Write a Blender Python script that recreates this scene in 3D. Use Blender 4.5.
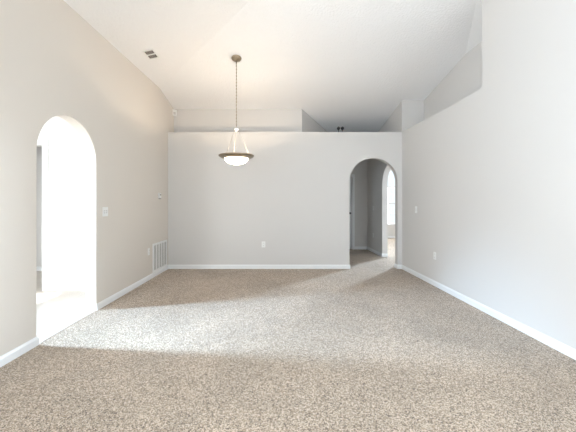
import bpy, bmesh, math
from mathutils import Vector, Matrix

# ------------------------------------------------------------------ clear
for o in list(bpy.data.objects):
    bpy.data.objects.remove(o)
S = bpy.context.scene
COL = S.collection
R = math.radians

# ------------------------------------------------------------------ camera
F = 300.0                      # focal length in pixels of the 576 px wide frame
CAMZ = 1.335
cam = bpy.data.cameras.new('camera')
cam.sensor_fit = 'HORIZONTAL'
cam.sensor_width = 36.0
cam.lens = 36.0 * F / 576.0
cam.shift_x = (288 - 274) / 576.0      # architectural shift: verticals stay upright
cam.shift_y = -(216 - 202) / 576.0
cam.clip_start = 0.05
co = bpy.data.objects.new('camera', cam)
co.location = (0, 0, CAMZ)
co.rotation_euler = (R(90), 0, 0)
COL.objects.link(co)
S.camera = co

# ------------------------------------------------------------------ view
S.view_settings.view_transform = 'Standard'
S.view_settings.look = 'None'
S.view_settings.gamma = 1
S.view_settings.use_curve_mapping = False
S.view_settings.exposure = 0.18

# ------------------------------------------------------------------ world
w = bpy.data.worlds.new('world')
S.world = w
w.use_nodes = True
bgn = w.node_tree.nodes['Background']
bgn.inputs[0].default_value = (0.80, 0.90, 1.0, 1)
bgn.inputs[1].default_value = 1.2

# ------------------------------------------------------------------ sun, daylight at the windows, added fill
def sun(direction, strength, color, angle=1.0):
    l = bpy.data.lights.new('sun', 'SUN')
    l.energy = strength
    l.color = color
    l.angle = R(angle)
    o = bpy.data.objects.new('sun', l)
    o.rotation_euler = Vector(direction).to_track_quat('-Z', 'Y').to_euler()
    o.location = (0, -8, 8)
    COL.objects.link(o)

def daylight(name, loc, direction, sx, sy, power, color, spread=180):
    l = bpy.data.lights.new(name, 'AREA')
    l.shape = 'RECTANGLE'
    l.size = sx
    l.size_y = sy
    l.energy = power
    l.color = color
    l.spread = R(spread)
    o = bpy.data.objects.new(name, l)
    o.location = loc
    o.rotation_euler = Vector(direction).to_track_quat('-Z', 'Y').to_euler()
    COL.objects.link(o)
    return o

sun((0.03, 1.0, -0.51), 18.0, (0.84, 0.92, 1.0))
daylight('daylight_rear_window', (0.3, -3.35, 1.25), (0, 1, -0.2), 3.6, 2.3, 46, (0.72, 0.85, 1.0))
daylight('daylight_entry_sidelight', (-4.85, 2.95, 3.0), (1, 0, -0.78), 0.28, 0.5, 66, (0.50, 0.72, 1.0), 56)
daylight('daylight_entry_window', (-3.75, -0.2, 1.3), (-0.1, 1, -0.2), 1.4, 2.0, 125, (0.88, 0.94, 1.0), 130)
daylight('daylight_far_window', (4.45, 11.6, 1.5), (0, -1, 0), 1.6, 2.4, 220, (0.90, 0.95, 1.0))
daylight('daylight_far_side_window', (6.45, 10.65, 2.1), (-1, -1.0, -0.25), 0.7, 0.6, 120, (0.70, 0.84, 1.0), 70)
daylight('fill_left_added', (-2.6, -1.2, 1.5), (1, 0.25, 0), 1.7, 1.5, 545, (0.72, 0.85, 1.0))  # added lamp out of view, brightens the right wall near the viewer
daylight('fill_right_added', (3.0, 1.0, 1.5), (-1, 0.75, 0.15), 1.5, 1.4, 22, (0.72, 0.86, 1.0), 130)  # added lamp out of view, brightens the left wall

# ------------------------------------------------------------------ materials
def new_mat(name):
    m = bpy.data.materials.new(name)
    m.use_nodes = True
    nt = m.node_tree
    return m, nt, nt.nodes['Principled BSDF']

def simple(name, col, rough=0.5, metal=0.0, emit=None, estr=0.0):
    m, nt, p = new_mat(name)
    n = nt.nodes.new('ShaderNodeTexNoise')
    tc = nt.nodes.new('ShaderNodeTexCoord')
    nt.links.new(tc.outputs['Object'], n.inputs['Vector'])
    n.inputs['Scale'].default_value = 40
    mr = nt.nodes.new('ShaderNodeMapRange')
    mr.inputs['To Min'].default_value = max(0.02, rough - 0.05)
    mr.inputs['To Max'].default_value = min(1, rough + 0.05)
    nt.links.new(n.outputs['Fac'], mr.inputs['Value'])
    nt.links.new(mr.outputs['Result'], p.inputs['Roughness'])
    p.inputs['Base Color'].default_value = (*col, 1)
    p.inputs['Metallic'].default_value = metal
    if emit:
        p.inputs['Emission Color'].default_value = (*emit, 1)
        p.inputs['Emission Strength'].default_value = estr
    return m

def paint(name, col, scale, strength, dist=0.002, rough=0.75):
    m, nt, p = new_mat(name)
    tc = nt.nodes.new('ShaderNodeTexCoord')
    n = nt.nodes.new('ShaderNodeTexNoise')
    n.inputs['Scale'].default_value = scale
    n.inputs['Detail'].default_value = 3
    nt.links.new(tc.outputs['Object'], n.inputs['Vector'])
    b = nt.nodes.new('ShaderNodeBump')
    b.inputs['Strength'].default_value = strength
    b.inputs['Distance'].default_value = dist
    nt.links.new(n.outputs['Fac'], b.inputs['Height'])
    nt.links.new(b.outputs['Normal'], p.inputs['Normal'])
    p.inputs['Base Color'].default_value = (*col, 1)
    p.inputs['Roughness'].default_value = rough
    p.inputs['Specular IOR Level'].default_value = 0.25
    return m

M_WALL = paint('greige_wall_paint', (0.685, 0.655, 0.62), 120, 0.12)
M_WALL_WARMLIT = paint('greige_wall_warm_light', (0.72, 0.66, 0.59), 120, 0.12)  # greige paint tinted warmer: warm light on the left wall put into colour
M_CEIL = paint('knockdown_white_ceiling', (0.93, 0.92, 0.91), 38, 0.8, 0.012)
M_TRIM = simple('white_gloss_trim', (0.86, 0.86, 0.85), 0.4)
M_PLATE = simple('white_plastic', (0.86, 0.85, 0.82), 0.35)
M_SLOT = simple('dark_slot', (0.05, 0.045, 0.04), 0.7)
M_METAL = simple('brushed_nickel', (0.42, 0.35, 0.26), 0.33, 1.0)
M_CORD = simple('clear_cord', (0.50, 0.44, 0.36), 0.4, 0.5)
M_BLACK = simple('black_plastic', (0.012, 0.012, 0.014), 0.5)
M_GREYV = simple('grey_filter', (0.36, 0.33, 0.30), 0.85)
M_LOUV = simple('grey_louver', (0.64, 0.61, 0.58), 0.6)  # even light grey for louvers, toggle openings and sensor lens
M_DOOR = simple('white_door_paint', (0.80, 0.80, 0.80), 0.45)

def carpet():
    m, nt, p = new_mat('beige_speckled_carpet')
    tc = nt.nodes.new('ShaderNodeTexCoord')
    def grain(scale, rnd=1.0):
        v = nt.nodes.new('ShaderNodeTexVoronoi')
        v.inputs['Scale'].default_value = scale
        v.inputs['Randomness'].default_value = rnd
        nt.links.new(tc.outputs['Object'], v.inputs['Vector'])
        sp = nt.nodes.new('ShaderNodeSeparateColor')
        nt.links.new(v.outputs['Color'], sp.inputs['Color'])
        return v, sp.outputs['Red']
    v1, g1 = grain(165)          # single tufts
    v2, g2 = grain(65)           # clumps of tufts
    mixg = nt.nodes.new('ShaderNodeMix')
    mixg.data_type = 'FLOAT'
    mixg.inputs[0].default_value = 0.12
    nt.links.new(g1, mixg.inputs[2])
    nt.links.new(g2, mixg.inputs[3])
    n1 = mixg
    cr = nt.nodes.new('ShaderNodeValToRGB')
    e = cr.color_ramp.elements
    e[0].position = 0.10; e[0].color = (0.13, 0.095, 0.07, 1)
    e[1].position = 0.90; e[1].color = (0.68, 0.56, 0.44, 1)
    k = e.new(0.42); k.color = (0.36, 0.265, 0.18, 1)
    nt.links.new(mixg.outputs[0], cr.inputs['Fac'])
    # broad uneven pile, brushed one way or the other
    n2 = nt.nodes.new('ShaderNodeTexNoise')
    n2.inputs['Scale'].default_value = 1.2
    n2.inputs['Detail'].default_value = 5
    n2.inputs['Distortion'].default_value = 0.8
    nt.links.new(tc.outputs['Object'], n2.inputs['Vector'])
    mr = nt.nodes.new('ShaderNodeMapRange')
    mr.inputs['From Min'].default_value = 0.3
    mr.inputs['From Max'].default_value = 0.7
    mr.inputs['To Min'].default_value = 0.88
    mr.inputs['To Max'].default_value = 1.12
    nt.links.new(n2.outputs['Fac'], mr.inputs['Value'])
    mx = nt.nodes.new('ShaderNodeVectorMath')
    mx.operation = 'SCALE'
    nt.links.new(cr.outputs['Color'], mx.inputs[0])
    nt.links.new(mr.outputs['Result'], mx.inputs['Scale'])
    nt.links.new(mx.outputs['Vector'], p.inputs['Base Color'])
    b = nt.nodes.new('ShaderNodeBump')
    b.inputs['Strength'].default_value = 0.7
    b.inputs['Distance'].default_value = 0.004
    nt.links.new(n1.outputs[0], b.inputs['Height'])
    nt.links.new(b.outputs['Normal'], p.inputs['Normal'])
    p.inputs['Roughness'].default_value = 1.0
    p.inputs['Specular IOR Level'].default_value = 0.05
    p.inputs['Sheen Weight'].default_value = 0.25
    p.inputs['Sheen Roughness'].default_value = 0.6
    return m
M_CARPET = carpet()

def tile():
    m, nt, p = new_mat('pale_ceramic_tile')
    tc = nt.nodes.new('ShaderNodeTexCoord')
    b = nt.nodes.new('ShaderNodeTexBrick')
    b.offset = 0
    b.inputs['Scale'].default_value = 1
    b.inputs['Brick Width'].default_value = 0.45
    b.inputs['Row Height'].default_value = 0.45
    b.inputs['Mortar Size'].default_value = 0.004
    b.inputs['Color1'].default_value = (0.60, 0.53, 0.46, 1)
    b.inputs['Color2'].default_value = (0.64, 0.57, 0.50, 1)
    b.inputs['Mortar'].default_value = (0.5, 0.45, 0.4, 1)
    nt.links.new(tc.outputs['Object'], b.inputs['Vector'])
    nt.links.new(b.outputs['Color'], p.inputs['Base Color'])
    p.inputs['Roughness'].default_value = 0.3
    return m
M_TILE = tile()

def pane_mat():
    m, nt, p = new_mat('window_glass')
    nt.nodes.remove(p)
    out = [n for n in nt.nodes if n.type == 'OUTPUT_MATERIAL'][0]
    t = nt.nodes.new('ShaderNodeBsdfTransparent')
    t.inputs[0].default_value = (0.97, 0.98, 0.98, 1)
    g = nt.nodes.new('ShaderNodeBsdfGlossy')
    g.inputs['Roughness'].default_value = 0.02
    x = nt.nodes.new('ShaderNodeMixShader')
    x.inputs[0].default_value = 0.05
    nt.links.new(t.outputs[0], x.inputs[1])
    nt.links.new(g.outputs[0], x.inputs[2])
    nt.links.new(x.outputs[0], out.inputs[0])
    return m
M_GLASS = pane_mat()

def shade_mat():
    # lit frosted glass bowl: the lamp itself glows
    m, nt, p = new_mat('lit_frosted_glass')
    p.inputs['Base Color'].default_value = (0.95, 0.93, 0.9, 1)
    p.inputs['Roughness'].default_value = 0.4
    p.inputs['Emission Color'].default_value = (1.0, 0.84, 0.66, 1)
    p.inputs['Emission Strength'].default_value = 5.0
    return m
M_SHADE = shade_mat()

# ------------------------------------------------------------------ mesh helpers
def link(name, bm, mat, parent=None, smooth=False, mats=None):
    me = bpy.data.meshes.new(name)
    bmesh.ops.recalc_face_normals(bm, faces=bm.faces[:])
    bm.to_mesh(me)
    bm.free()
    for mm in (mats or [mat]):
        me.materials.append(mm)
    if smooth:
        for f in me.polygons:
            f.use_smooth = True
    o = bpy.data.objects.new(name, me)
    COL.objects.link(o)
    if parent:
        o.parent = parent
    return o

def box(bm, x0, x1, y0, y1, z0, z1, bevel=0.0):
    vs = [bm.verts.new((x, y, z)) for x in (x0, x1) for y in (y0, y1) for z in (z0, z1)]
    fs = []
    for q in ((0, 1, 3, 2), (4, 6, 7, 5), (0, 4, 5, 1), (2, 3, 7, 6), (0, 2, 6, 4), (1, 5, 7, 3)):
        fs.append(bm.faces.new([vs[i] for i in q]))
    if bevel:
        es = set(e for f in fs for e in f.edges)
        bmesh.ops.bevel(bm, geom=list(es), offset=bevel, segments=2, affect='EDGES', clamp_overlap=True)

def prism(bm, pts, off):
    """closed polygon pts (3D) extruded by the vector off"""
    off = Vector(off)
    a = [bm.verts.new(p) for p in pts]
    b = [bm.verts.new(Vector(p) + off) for p in pts]
    bm.faces.new(a)
    bm.faces.new(b[::-1])
    n = len(pts)
    for i in range(n):
        j = (i + 1) % n
        bm.faces.new((a[i], b[i], b[j], a[j]))

def lathe(bm, prof, seg=48, c=(0, 0, 0)):
    rings = []
    for r, z in prof:
        if r < 1e-6:
            rings.append([bm.verts.new((c[0], c[1], c[2] + z))])
        else:
            rings.append([bm.verts.new((c[0] + r * math.cos(2 * math.pi * i / seg), c[1] + r * math.sin(2 * math.pi * i / seg), c[2] + z)) for i in range(seg)])
    for A, B in zip(rings, rings[1:]):
        for i in range(seg):
            j = (i + 1) % seg
            if len(A) == 1 and len(B) == 1:
                continue
            if len(A) == 1:
                bm.faces.new((A[0], B[i], B[j]))
            elif len(B) == 1:
                bm.faces.new((A[i], A[j], B[0]))
            else:
                bm.faces.new((A[i], A[j], B[j], B[i]))

def tube(bm, a, b, r, seg=10):
    a, b = Vector(a), Vector(b)
    q = (b - a).to_track_quat('Z', 'Y')
    ra = [bm.verts.new(a + q @ Vector((r * math.cos(2 * math.pi * i / seg), r * math.sin(2 * math.pi * i / seg), 0))) for i in range(seg)]
    rb = [bm.verts.new(b + q @ Vector((r * math.cos(2 * math.pi * i / seg), r * math.sin(2 * math.pi * i / seg), 0))) for i in range(seg)]
    for i in range(seg):
        j = (i + 1) % seg
        bm.faces.new((ra[i], ra[j], rb[j], rb[i]))
    bm.faces.new(ra[::-1])
    bm.faces.new(rb)

def struct(name, bm, mat, parent=None, **k):
    o = link(name, bm, mat, parent, **k)
    if parent is None:
        o['kind'] = 'structure'
    return o

def boxes(name, mat, *bs, parent=None):
    bm = bmesh.new()
    for b in bs:
        box(bm, *b)
    return struct(name, bm, mat, parent)

def thing(name, label, cat, loc=(0, 0, 0), rot=(0, 0, 0), group=None):
    o = bpy.data.objects.new(name, None)
    o.empty_display_size = 0.05
    o.location = loc
    o.rotation_euler = rot
    o['label'] = label
    o['category'] = cat
    if group:
        o['group'] = group
    COL.objects.link(o)
    return o

def arch_pts(a0, a1, spring, top, n=32):
    """opening outline from (a0, 0) over the arch to (a1, 0)"""
    c, r = (a0 + a1) / 2, (a1 - a0) / 2
    h = top - spring
    pts = [(a0, 0.0)]
    for i in range(n + 1):
        t = math.pi - math.pi * i / n
        pts.append((c + r * math.cos(t), spring + h * math.sin(t)))
    pts.append((a1, 0.0))
    return pts

# ------------------------------------------------------------------ key dimensions
XL, XR = -2.12, 2.56          # side walls of the room
YB = 6.0                      # back wall
LEDGE = 2.735                  # height of the plant ledge
TH = 0.13
YREAR = -3.0
XN = 3.0                      # back of the niche over the right wall
YN = 3.69                     # the niche starts here

# ceiling: three slopes, meeting in hips
def z_back(y): return 3.296 + 0.22 * (6.33 - y)
P_L, P_R, P_B = 0.22, 0.45, 0.22
ZL, ZR = 3.46, 3.655
def z_left(x): return ZL + P_L * (x - XL)
def z_right(x): return ZR + P_R * (XN - x)

# ------------------------------------------------------------------ floors
boxes('floor', M_CARPET, (XL - 0.35, 6.2, YREAR, 11.3, -0.06, 0.0))
boxes('floor_entry', M_TILE, (-4.7, XL - 0.002, 0.0, 8.7, -0.06, 0.004))

# ------------------------------------------------------------------ walls
# left wall with its arch
A0, A1 = 2.79, 3.685
ap = arch_pts(A0, A1, 1.81, 2.255)
bm = bmesh.new()
pts = [(XL, y, z) for y, z in ([(-0.3, 0)] + ap + [(8.7, 0), (8.7, 2.95), (6.33, 3.40), (5.5, 3.50), (-0.3, 3.50)])]
prism(bm, pts, (-TH, 0, 0))
struct('wall_left', bm, M_WALL_WARMLIT)

boxes('wall_left_near', M_WALL_WARMLIT, (XL - TH, XL, YREAR - TH, -2.1, 0, 3.5), (XL - TH, XL, -2.1, -0.3, 0, 0.8), (XL - TH, XL, -2.1, -0.3, 2.2, 3.5))

# back wall with its arch, the ledge on top
B0, B1 = 1.51, 2.472
bp = arch_pts(B0, B1, 1.745, 2.215)
bm = bmesh.new()
pts = [(x, YB, z) for x, z in ([(XL, 0)] + bp + [(XR + 0.0, 0), (XR + 0.0, LEDGE - 0.05), (XL, LEDGE - 0.05)])]
prism(bm, pts, (0, TH, 0))
struct('wall_back', bm, M_WALL)
bm = bmesh.new()
box(bm, XL, XR, YB, 8.7, LEDGE - 0.05, LEDGE)
struct('ledge_back', bm, M_WALL)

# right wall: low part under the niche, full height nearer the camera
bm = bmesh.new()
prism(bm, [(XR, 1.8, 0), (XR, YB + TH, 0), (XR, YB + TH, LEDGE), (XR, YN, LEDGE), (XR, YN, 4.0), (XR, 1.8, 4.0)], (TH, 0, 0))
struct('wall_right', bm, M_WALL)
boxes('wall_right_near', M_WALL, (XR, XR + TH, YREAR - TH, 0.2, 0, 4.0), (XR, XR + TH, 0.2, 1.8, 0, 0.8), (XR, XR + TH, 0.2, 1.8, 2.2, 4.0))
boxes('ledge_right', M_WALL, (XR + TH, XN + TH, YN, YB + TH, LEDGE - 0.06, LEDGE))
boxes('wall_niche_side', M_WALL, (XN, XN + TH, YN, YB, LEDGE, 3.9))
boxes('wall_niche_front', M_WALL, (XR + TH, XN + TH, YN - TH, YN, LEDGE - 0.06, 4.0))
# the block right of the deep niche
bm = bmesh.new()
prism(bm, [(XR, YB, LEDGE), (XN + TH, YB, LEDGE), (XN + TH, YB, 3.45), (XR, YB, 3.45)], (0, 2.7, 0))
struct('wall_niche_end', bm, M_WALL)
# wall behind the left half of the ledge and the slanted one next to it
bm = bmesh.new()
prism(bm, [(XL, 6.33, LEDGE), (0.59, 6.33, LEDGE), (2.16, 8.60, LEDGE), (2.0, 8.7, LEDGE), (0.4, 6.6, LEDGE), (XL, 6.6, LEDGE)], (0, 0, 0.75))
struct('wall_niche_back', bm, M_WALL)
boxes('wall_niche_far', M_WALL, (2.0, 2.7, 8.6, 8.75, LEDGE, 3.2))

# rear wall with a sliding door opening (behind the viewer)
boxes('wall_rear', M_WALL,
      (XL - 0.45, -1.5, YREAR - TH, YREAR, 0, 4.5), (2.1, XR + TH, YREAR - TH, YREAR, 0, 4.5),
      (-1.5, 2.1, YREAR - TH, YREAR, 2.2, 4.5))

# ------------------------------------------------------------------ ceiling
def ceiling():
    bm = bmesh.new()
    x_r = (ZR + P_R * XN - ZL + P_L * XL) / (P_L + P_R)      # ridge line
    z_r = z_left(x_r)
    y_hip = 6.33 - (z_r - 3.296) / P_B
    yl = 6.33 - (ZL - 3.296) / P_B
    yr = 6.33 - (ZR - 3.296) / P_B
    xl, xr = XL - 0.5, XN + TH
    # extend the slopes a little past the wall faces
    def on_hip_left(x): return 6.33 - (z_left(x) - 3.296) / P_B
    def on_hip_right(x): return 6.33 - (z_right(x) - 3.296) / P_B
    A = bm.verts.new((xl, YREAR - TH, z_left(xl)))
    B = bm.verts.new((x_r, YREAR - TH, z_r))
    Cc = bm.verts.new((xr, YREAR - TH, z_right(xr)))
    D = bm.verts.new((xl, on_hip_left(xl), z_left(xl)))
    E = bm.verts.new((x_r, y_hip, z_r))
    G = bm.verts.new((xr, on_hip_right(xr), z_right(xr)))
    H = bm.verts.new((xl, 8.8, z_back(8.8)))
    I = bm.verts.new((xr, 8.8, z_back(8.8)))
    bm.faces.new((A, B, E, D))
    bm.faces.new((B, Cc, G, E))
    bm.faces.new((D, E, G, I, H))
    r = bmesh.ops.extrude_face_region(bm, geom=bm.faces[:])
    for v in [g for g in r['geom'] if isinstance(g, bmesh.types.BMVert)]:
        v.co.z += 0.12
    struct('ceiling', bm, M_CEIL)
ceiling()

# ------------------------------------------------------------------ entry room beyond the left arch
bm = bmesh.new()
YW = 4.48
# wall facing the viewer with a cased opening
prism(bm, [(XL - TH, YW, 0), (XL - TH, YW, 3.4), (-4.6, YW, 3.4), (-4.6, YW, 0), (-4.45, YW, 0), (-4.45, YW, 2.19), (-3.44, YW, 2.19), (-3.44, YW, 0)], (0, TH, 0))
struct('wall_entry', bm, M_WALL)
boxes('wall_entry_far', M_WALL, (-4.6, XL - TH, 5.75, 5.88, 0, 3.4))
boxes('wall_entry_side', M_WALL, (-4.73, -4.6, 0, 2.68, 0, 3.4), (-4.73, -4.6, 3.22, 5.88, 0, 3.4),
      (-4.73, -4.6, 2.68, 3.22, 3.3, 3.4), (-4.73, -4.6, 2.68, 3.22, 0, 2.5))
boxes('wall_entry_front', M_WALL, (-4.73, -4.5, 0.07, 0.2, 0, 3.4), (-3.0, XL - TH, 0.07, 0.2, 0, 3.4),
      (-4.5, -3.0, 0.07, 0.2, 2.2, 3.4))
boxes('ceiling_entry', M_CEIL, (-4.73, XL - TH, 0.07, 5.88, 3.4, 3.5))
bm = bmesh.new()
for b in ((-3.44, -3.35, YW - 0.018, YW, 0, 2.19), (-4.54, -4.45, YW - 0.018, YW, 0, 2.19), (-4.54, -3.35, YW - 0.018, YW, 2.19, 2.28)):
    box(bm, *b, bevel=0.004)
struct('trim_1', bm, M_TRIM)

# ------------------------------------------------------------------ hall beyond the back arch
XH = 2.63
H0, H1 = 6.33, 7.29
hp = arch_pts(H0, H1, 1.735, 2.215)
bm = bmesh.new()
prism(bm, [(XH, y, z) for y, z in ([(YB + TH, 0)] + hp + [(8.57, 0), (8.57, LEDGE - 0.05), (YB + TH, LEDGE - 0.05)])], (TH, 0, 0))
struct('wall_hall_right', bm, M_WALL)
YH = 8.44
bm = bmesh.new()
prism(bm, [(0.9, YH, 0), (1.40, YH, 0), (1.40, YH, 2.05), (2.20, YH, 2.05), (2.20, YH, 0), (XH, YH, 0), (XH, YH, LEDGE - 0.05), (0.9, YH, LEDGE - 0.05)], (0, TH, 0))
struct('wall_hall_far', bm, M_WALL)
boxes('wall_hall_left', M_WALL, (0.77, 0.9, YB + TH, YH + TH, 0, LEDGE - 0.05))
bm = bmesh.new()
for b in ((2.20, 2.265, YH - 0.018, YH, 0, 2.05), (1.335, 1.40, YH - 0.018, YH, 0, 2.05), (1.335, 2.265, YH - 0.018, YH, 2.05, 2.115)):
    box(bm, *b, bevel=0.004)
struct('trim_2', bm, M_TRIM)
# panelled door
def door():
    bm = bmesh.new()
    box(bm, 1.405, 2.195, YH + 0.03, YH + 0.07, 0.01, 2.045)
    for (x0, x1) in ((1.50, 1.76), (1.84, 2.10)):
        for (z0, z1) in ((0.2, 0.85), (1.0, 1.65), (1.75, 1.95)):
            box(bm, x0, x1, YH + 0.02, YH + 0.035, z0, z1, bevel=0.008)
    d = struct('door_1', bm, M_DOOR)
    bm = bmesh.new()
    lathe(bm, [(0, 0), (0.028, 0), (0.028, 0.008), (0.012, 0.012), (0.012, 0.03), (0.026, 0.04), (0.028, 0.052), (0.018, 0.064), (0, 0.067)], 24)
    k = link('door_knob', bm, M_BLACK, d, smooth=True)
    k.rotation_euler = (R(90), 0, 0)
    k.location = (2.14, YH + 0.03, 1.02)
door()

# room past the hall
bm = bmesh.new()
YF = 11.1
box(bm, XH + TH, 3.85, YF, YF + TH, 0, 2.9)
box(bm, 5.05, 6.2, YF, YF + TH, 0, 2.9)
box(bm, 3.85, 5.05, YF, YF + TH, 0, 0.49)
c = (3.85 + 5.05) / 2
top = [(c + 0.6 * math.cos(math.pi * i / 24), YF, 1.93 + 0.6 * math.sin(math.pi * i / 24)) for i in range(25)]
prism(bm, top + [(3.85, YF, 2.9), (5.05, YF, 2.9)], (0, TH, 0))
struct('wall_far_room', bm, M_WALL)
boxes('wall_far_room_side', M_WALL, (6.2, 6.33, YB, 9.9, 0, 2.9), (6.2, 6.33, 10.98, YF + TH, 0, 2.9),
      (6.2, 6.33, 9.9, 10.98, 2.6, 2.9), (6.2, 6.33, 9.9, 10.98, 0, 0.3))
boxes('wall_far_room_near', M_WALL, (XR + TH, 6.33, YB, YB + TH, 0, LEDGE - 0.06), (XN + TH, 6.33, YB, YB + TH, LEDGE - 0.06, 2.9))
boxes('ceiling_far_room', M_CEIL, (XH + TH, 6.33, YB + TH, YF + TH, 2.9, 3.0))
boxes('wall_far_room_left', M_WALL, (XH, XH + TH, 8.57, YF + TH, 0, 2.9))

# ------------------------------------------------------------------ windows
def win_y(name, x0, x1, z0, z1, y, bars, arched=False, mull=()):
    """window in a wall facing -Y: frame, rails and glass"""
    root = bpy.data.objects.new(name, None)
    root['kind'] = 'structure'
    root.location = ((x0 + x1) / 2, y, z0)
    COL.objects.link(root)
    bm = bmesh.new()
    f = 0.045
    box(bm, x0, x0 + f, y, y + 0.06, z0, z1)
    box(bm, x1 - f, x1, y, y + 0.06, z0, z1)
    box(bm, x0 + f, x1 - f, y, y + 0.06, z0, z0 + f)
    box(bm, x0 + f, x1 - f, y, y + 0.06, z1 - f, z1)
    if arched:
        cx, r = (x0 + x1) / 2, (x1 - x0) / 2
        n = 24
        for i in range(n):
            a, b = math.pi * i / n, math.pi * (i + 1) / n
            q = [(cx + rr * math.cos(t), y, z1 + rr * math.sin(t)) for rr, t in ((r, a), (r, b), (r - f, b), (r - f, a))]
            prism(bm, q, (0, 0.06, 0))
    o = link('window_frame', bm, M_TRIM, root)
    o.matrix_parent_inverse = Matrix.Translation(root.location).inverted()
    bm = bmesh.new()
    for z, h in bars:
        box(bm, x0 + f, x1 - f, y + 0.01, y + 0.05, z - h / 2, z + h / 2)
    for x, h in mull:
        box(bm, x - h / 2, x + h / 2, y + 0.015, y + 0.045, z0 + f, z1 - f)
    o = link('glazing_bars', bm, M_TRIM, root)
    o.matrix_parent_inverse = Matrix.Translation(root.location).inverted()
    bm = bmesh.new()
    box(bm, x0 + f, x1 - f, y + 0.027, y + 0.031, z0 + f, z1 - f)
    if arched:
        rr = r - f
        prism(bm, [(cx + rr * math.cos(math.pi * i / n), y + 0.027, z1 + rr * math.sin(math.pi * i / n)) for i in range(n + 1)], (0, 0.004, 0))
    o = link('pane', bm, M_GLASS, root)
    o.matrix_parent_inverse = Matrix.Translation(root.location).inverted()
    return root
win_y('window_1', 3.85, 5.05, 0.49, 1.93, YF + 0.03, [(1.27, 0.05), (0.88, 0.02), (1.62, 0.02)], True, [(4.25, 0.02), (4.65, 0.02)])
win_y('window_2', -1.5, 2.1, 0.0, 2.2, YREAR - 0.10, [], False, [(0.3, 0.09)])
win_y('window_3', -4.5, -3.0, 0.0, 2.2, 0.10, [], False, [(-3.75, 0.05)])
def win_x(name, x, y0, y1, z0, z1):
    root = bpy.data.objects.new(name, None)
    root['kind'] = 'structure'
    COL.objects.link(root)
    f = 0.04
    bm = bmesh.new()
    box(bm, x, x + 0.06, y0, y0 + f, z0, z1)
    box(bm, x, x + 0.06, y1 - f, y1, z0, z1)
    box(bm, x, x + 0.06, y0 + f, y1 - f, z0, z0 + f)
    box(bm, x, x + 0.06, y0 + f, y1 - f, z1 - f, z1)
    link('window_frame', bm, M_TRIM, root)
    bm = bmesh.new()
    box(bm, x + 0.028, x + 0.032, y0 + f, y1 - f, z0 + f, z1 - f)
    link('pane', bm, M_GLASS, root)
win_x('window_4', 6.23, 9.9, 10.98, 0.3, 2.6)
win_x('window_added_right', XR + 0.04, 0.2, 1.8, 0.8, 2.2)  # made-up opening, unseen, for the fill on the left wall
win_x('window_added_left', XL - 0.1, -2.1, -0.3, 0.8, 2.2)  # made-up opening, unseen, for the fill on the right wall
win_x('window_5', -4.7, 2.68, 3.22, 2.5, 3.3)

# ------------------------------------------------------------------ baseboards
def baseboard(name, path, inward):
    """moulded board along a floor path of (x, y) points; inward: +1 board on the left of the path"""
    prof = [(0, 0), (0.014, 0), (0.014, 0.058), (0.011, 0.068), (0.006, 0.075), (0.004, 0.083), (0, 0.083)]
    P = [Vector((x, y)) for x, y in path]
    bm = bmesh.new()
    rows = []
    for i, p in enumerate(P):
        ds = []
        if i > 0:
            ds.append((P[i] - P[i - 1]).normalized())
        if i < len(P) - 1:
            ds.append((P[i + 1] - P[i]).normalized())
        ns = [Vector((-d.y, d.x)) * inward for d in ds]
        n = sum(ns, Vector((0, 0)))
        n = n / max(1e-6, n.length)
        k = 1 / max(0.3, n.dot(ns[0]))
        rows.append([bm.verts.new((p.x + n.x * a * k, p.y + n.y * a * k, z)) for a, z in prof])
    m = len(prof)
    for A, B in zip(rows, rows[1:]):
        for j in range(m):
            bm.faces.new((A[j], A[(j + 1) % m], B[(j + 1) % m], B[j]))
    bm.faces.new(rows[0])
    bm.faces.new(rows[-1][::-1])
    return struct(name, bm, M_TRIM)

baseboard('baseboard_left', [(XL, A1), (XL, YB)], -1)
baseboard('baseboard_left_near', [(XL - TH, A0), (XL, A0), (XL, YREAR)][::-1], -1)
baseboard('baseboard_back', [(XL + 0.014, YB), (B0, YB), (B0, YB + TH)], -1)
baseboard('baseboard_back_right', [(B1, YB + TH), (B1, YB), (XR, YB)], -1)
baseboard('baseboard_right', [(XR, YB - 0.014), (XR, YREAR)], -1)
baseboard('baseboard_hall_far', [(2.265, YH), (XH, YH)], -1)
baseboard('baseboard_hall_right', [(XH, YH - 0.014), (XH, H1), (XH + TH, H1)], -1)
baseboard('baseboard_hall_corner', [(XH + TH, H0), (XH, H0), (XH, YB + TH)], -1)
baseboard('baseboard_entry', [(-3.35, YW), (XL - TH, YW)], -1)
baseboard('baseboard_entry_far', [(-4.6, 5.75), (XL - TH, 5.75)], -1)
baseboard('baseboard_far_room', [(XH + TH, YF), (6.2, YF)], -1)

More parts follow.
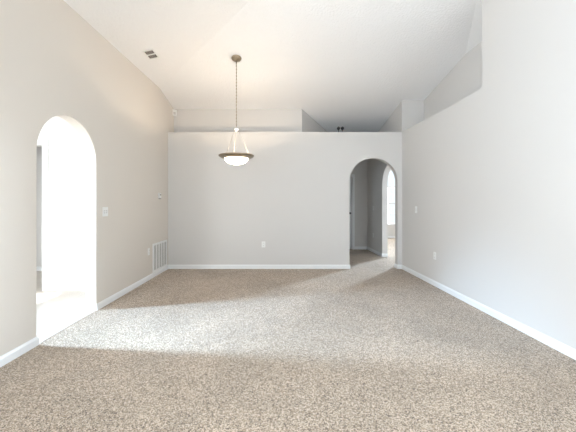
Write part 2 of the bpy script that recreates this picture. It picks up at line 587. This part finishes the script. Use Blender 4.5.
# ------------------------------------------------------------------ pendant light
def pendant():
    X, Y = -0.60, 4.79
    zc = z_back(Y)
    rim = 2.07
    t = thing('pendant_light', 'bowl pendant light with nickel rim and lit frosted glass, hanging from the sloped ceiling', 'light', (X, Y, rim))
    bm = bmesh.new()
    lathe(bm, [(0, 0.01), (0.075, 0.01), (0.08, -0.006), (0.074, -0.022), (0.05, -0.036), (0.02, -0.044), (0.012, -0.06), (0, -0.06)], 40)
    o = link('canopy', bm, M_METAL, t, smooth=True)
    o.location = (0, 0, zc - rim)
    o.rotation_euler = (-math.atan(P_B), 0, 0)
    hub = 2.495 - rim
    bm = bmesh.new()
    tube(bm, (0, 0, hub), (0, 0, zc - rim - 0.03), 0.0045)
    o = link('stem', bm, M_METAL, t, smooth=True)
    bm = bmesh.new()
    # chain links threaded round the stem
    z = hub + 0.02
    k = 0
    while z < zc - rim - 0.07:
        n = 10
        a = R(90) * (k % 2)
        pts = []
        for i in range(n):
            th = 2 * math.pi * i / n
            u, v = 0.0085 * math.cos(th), 0.016 * math.sin(th)
            pts.append(Vector((u * math.cos(a), u * math.sin(a), z + v)))
        for i in range(n):
            tube(bm, pts[i], pts[(i + 1) % n], 0.0018, 5)
        z += 0.026
        k += 1
    link('chain', bm, M_METAL, t, smooth=True)
    bm = bmesh.new()
    lathe(bm, [(0, 0.03), (0.012, 0.03), (0.016, 0.02), (0.034, 0.014), (0.038, 0.004), (0.03, -0.008), (0.014, -0.016), (0.01, -0.035), (0, -0.038)], 32)
    o = link('hub', bm, M_PLATE, t, smooth=True)
    o.location = (0, 0, hub)
    for ang in (-10, 110, 230):
        c, s = math.cos(R(ang)), math.sin(R(ang))
        bm = bmesh.new()
        tube(bm, (0.03 * c, 0.03 * s, hub), (0.215 * c, 0.215 * s, 0.0), 0.003, 8)
        link('rod', bm, M_CORD, t, smooth=True)
        bm = bmesh.new()
        lathe(bm, [(0, 0.026), (0.008, 0.022), (0.011, 0.012), (0.008, 0.004), (0.008, -0.012), (0, -0.014)], 14, (0.215 * c, 0.215 * s, -0.014))
        link('finial', bm, M_METAL, t, smooth=True)
    bm = bmesh.new()
    # broad metal ring
    lathe(bm, [(0.19, -0.040), (0.215, -0.042), (0.250, -0.026), (0.276, -0.010), (0.284, 0.002), (0.281, 0.010), (0.262, 0.008), (0.235, -0.006), (0.19, -0.028), (0.19, -0.040)], 64)
    link('rim', bm, M_METAL, t, smooth=True)
    bm = bmesh.new()
    prof = [(0.192, -0.034)]
    for i in range(1, 13):
        a = R(90) * i / 12
        prof.append((0.192 * math.cos(a) if i < 12 else 0, -0.034 - 0.108 * math.sin(a)))
    lathe(bm, prof, 64)
    sh = link('glass_bowl', bm, M_SHADE, t, smooth=True)
    # the lamp inside the open bowl throws its light up
    l = bpy.data.lights.new('bulb', 'POINT')
    l.energy = 30
    l.color = (1.0, 0.80, 0.59)
    l.shadow_soft_size = 0.035
    lo = bpy.data.objects.new('bulb', l)
    lo.parent = t
    lo.location = (0, 0, -0.095)
    COL.objects.link(lo)
pendant()

# ------------------------------------------------------------------ ceiling vent
def vent():
    x, y = -1.82, 4.44
    t = thing('ceiling_vent', 'small white ceiling vent with two rows of dark slots beside the beige wall', 'vent',
              (x, y, z_left(x)), (0, -math.atan(P_L), 0))
    W, L = 0.076, 0.122          # half sizes
    bm = bmesh.new()
    f = 0.016
    for b in ((-W, -W + f, -L, L), (W - f, W, -L, L), (-W + f, W - f, -L, -L + f), (-W + f, W - f, L - f, L), (-W + f, W - f, -0.01, 0.01)):
        box(bm, b[0], b[1], b[2], b[3], -0.012, 0.0)
    link('vent_frame', bm, M_PLATE, t)
    bm = bmesh.new()
    box(bm, -W + f, W - f, -L + f, L - f, -0.004, -0.001)
    link('vent_opening', bm, simple('dark_vent_throat', (0.13, 0.115, 0.10), 0.8), t)  # evenly dark plate filling the vent opening
    for s in (-1, 1):
        for i in range(3):
            u = -W + f + (i + 1) * (2 * W - 2 * f) / 4
            bm = bmesh.new()
            y0, y1 = (0.01, L - f) if s > 0 else (-L + f, -0.01)
            prism(bm, [(u - 0.006, y0, -0.012), (u - 0.004, y0, -0.012), (u + 0.004, y0, -0.004), (u + 0.002, y0, -0.004)], (0, y1 - y0, 0))
            link('louver', bm, M_GREYV, t)
vent()

# ------------------------------------------------------------------ return air grille
def grille():
    y0, y1, z0, z1 = 5.28, 5.92, 0.084, 0.595
    t = thing('return_air_grille', 'white return air grille low on the wall by the back corner', 'vent', (XL, (y0 + y1) / 2, z0))
    hw, h = (y1 - y0) / 2, z1 - z0
    f = 0.035
    bm = bmesh.new()
    for b in ((-hw, -hw + f, 0, h), (hw - f, hw, 0, h), (-hw + f, hw - f, 0, f), (-hw + f, hw - f, h - f, h)):
        box(bm, 0, 0.016, *b, bevel=0.003)
    link('grille_frame', bm, M_PLATE, t)
    bm = bmesh.new()
    box(bm, 0.0005, 0.002, -hw + f, hw - f, f, h - f)
    link('filter', bm, M_GREYV, t)
    n = 5
    for i in range(1, n):
        yy = -hw + f + i * (2 * hw - 2 * f) / n
        bm = bmesh.new()
        box(bm, 0.002, 0.015, yy - 0.009, yy + 0.009, f, h - f)
        link('mullion', bm, M_PLATE, t)
    m = 22
    for i in range(m):
        zz = f + (i + 0.5) * (h - 2 * f) / m
        bm = bmesh.new()
        prism(bm, [(0.003, -hw + f, zz + 0.006), (0.0045, -hw + f, zz + 0.007), (0.013, -hw + f, zz - 0.005), (0.0115, -hw + f, zz - 0.006)], (0, 2 * hw - 2 * f, 0))
        link('louver', bm, M_LOUV, t)
grille()

# ------------------------------------------------------------------ wall plates
# plates are modelled facing -Y at the origin, then turned onto their wall
def rotz(side):
    return {'back': 0.0, 'left': R(90), 'right': R(-90)}[side]

def outlet(label, loc, side):
    t = thing('wall_outlet', label, 'outlet', loc, (0, 0, rotz(side)))
    bm = bmesh.new()
    box(bm, -0.037, 0.037, -0.006, 0, -0.06, 0.06, bevel=0.0025)
    link('cover_plate', bm, M_PLATE, t)
    for s in (-1, 1):
        bm = bmesh.new()
        lathe(bm, [(0, 0), (0.017, 0), (0.017, 0.003), (0, 0.003)], 24)
        r = link('receptacle', bm, M_PLATE, t)
        r.rotation_euler = (R(90), 0, 0)
        r.location = (0, -0.006, 0.024 * s)
        bm = bmesh.new()
        for x in (-0.006, 0.006):
            box(bm, x - 0.0015, x + 0.0015, -0.002, 0.007, 0.003, 0.0036)
        box(bm, -0.0025, 0.0025, -0.010, -0.006, 0.003, 0.0036)
        link('socket_slots', bm, M_SLOT, r)
    return t

def switch(label, loc, side, gangs=1):
    t = thing('light_switch', label, 'switch', loc, (0, 0, rotz(side)))
    hw = 0.037 if gangs == 1 else 0.059
    bm = bmesh.new()
    box(bm, -hw, hw, -0.006, 0, -0.06, 0.06, bevel=0.0025)
    link('cover_plate', bm, M_PLATE, t)
    for g in range(gangs):
        x = 0 if gangs == 1 else (-0.023 + 0.046 * g)
        bm = bmesh.new()
        box(bm, x - 0.011, x + 0.011, -0.0068, -0.006, -0.02, 0.02)
        link('toggle_opening', bm, M_LOUV, t)
        bm = bmesh.new()
        prism(bm, [(x - 0.004, -0.0068, -0.010), (x - 0.004, -0.0068, 0.010), (x - 0.004, -0.017, 0.012), (x - 0.004, -0.017, 0.005)], (0.008, 0, 0))
        link('toggle', bm, M_PLATE, t)
    return t

outlet('white outlet on the plain back wall below the pendant light', (-0.21, YB, 0.487), 'back')
outlet('white outlet on the beige wall just before the return air grille', (XL, 5.13, 0.485), 'left')
outlet('white outlet low on the long wall that runs under the ledge niche', (XR, 4.77, 0.481), 'right')
outlet('white outlet low on the dark hall wall seen through the arch', (XH, 7.94, 0.455), 'right')
switch('white double light switch beside the bright entry arch', (XL, 3.87, 1.21), 'left', 2)
switch('white single light switch on the long wall just past the back arch corner', (XR, 5.40, 1.198), 'right')
switch('white single light switch on the dark hall wall seen through the arch', (XH, 7.94, 1.175), 'right')

# ------------------------------------------------------------------ thermostat
def thermostat():
    t = thing('thermostat', 'small white control box on the beige wall near the back corner', 'thermostat', (XL, 5.56, 1.455), (0, 0, R(90)))
    bm = bmesh.new()
    box(bm, -0.04, 0.04, -0.008, 0, -0.05, 0.05, bevel=0.002)
    link('back_plate', bm, M_PLATE, t)
    bm = bmesh.new()
    box(bm, -0.034, 0.034, -0.032, -0.008, -0.045, 0.045, bevel=0.004)
    link('housing', bm, M_PLATE, t)
    bm = bmesh.new()
    box(bm, -0.022, 0.022, -0.0335, -0.032, 0.0, 0.03)
    link('display', bm, M_GREYV, t)
    bm = bmesh.new()
    box(bm, -0.03, 0.03, -0.030, -0.006, -0.066, -0.05, bevel=0.002)
    link('lower_cap', bm, M_GREYV, t)
thermostat()

# ------------------------------------------------------------------ motion sensor in the niche corner
def sensor():
    t = thing('motion_sensor', 'small white motion sensor high in the corner above the back ledge', 'sensor', (XL, 6.33, 3.205), (0, 0, 0))
    bm = bmesh.new()
    prism(bm, [(0.0, -0.004, -0.062), (0.0, -0.075, -0.062), (0.012, -0.085, -0.062), (0.07, -0.03, -0.062), (0.075, -0.012, -0.062), (0.07, -0.004, -0.062)], (0, 0, 0.13))
    bmesh.ops.bevel(bm, geom=bm.edges[:], offset=0.003, segments=2, affect='EDGES')
    link('housing', bm, M_PLATE, t)
    bm = bmesh.new()
    prism(bm, [(0.021, -0.078, -0.04), (0.060, -0.0405, -0.04), (0.063, -0.044, -0.04), (0.024, -0.082, -0.04)], (0, 0, 0.05))
    link('lens', bm, M_LOUV, t)
sensor()

# ------------------------------------------------------------------ twin headed lamp on the ledge
def twin():
    t = thing('twin_spotlight', 'small black twin headed light standing on the ledge over the back arch', 'spotlight', (1.352, 6.10, LEDGE))
    bm = bmesh.new()
    box(bm, -0.055, 0.055, -0.02, 0.02, 0, 0.012, bevel=0.003)
    link('base', bm, M_BLACK, t)
    for s in (-1, 1):
        bm = bmesh.new()
        tube(bm, (s * 0.04, 0, 0.01), (s * 0.036, 0, 0.075), 0.009, 10)
        st = link('stem', bm, M_BLACK, t, smooth=True)
        bm = bmesh.new()
        lathe(bm, [(0, -0.032), (0.018, -0.028), (0.031, -0.012), (0.034, 0.006), (0.030, 0.020), (0.022, 0.030), (0, 0.032)], 24)
        h = link('lamp_head', bm, M_BLACK, t, smooth=True)
        h.location = (s * 0.039, 0, 0.098)
        h.rotation_euler = (R(80), 0, R(12 * s))
twin()

# ------------------------------------------------------------------ the left wall stands a little off square
# turn it, and everything built on or beyond it, about its far end
PIV = Vector((XL, YB, 0))
TURN = Matrix.Translation(PIV) @ Matrix.Rotation(-0.028, 4, 'Z') @ Matrix.Translation(-PIV)
LEFT = ('wall_left', 'wall_left_near', 'wall_entry', 'wall_entry_far', 'wall_entry_side', 'wall_entry_front', 'ceiling_entry', 'trim_1',
        'window_3', 'window_5', 'window_added_left', 'baseboard_left', 'baseboard_left_near', 'baseboard_entry', 'baseboard_entry_far', 'floor_entry',
        'return_air_grille', 'thermostat', 'daylight_entry_sidelight', 'daylight_entry_window', 'fill_left_added')
for o in list(S.objects):
    if o.parent is None and (o.name in LEFT or (o.name.split('.')[0] in ('wall_outlet', 'light_switch') and abs(o.location.x - XL) < 0.01)):
        o.matrix_world = TURN @ o.matrix_basis
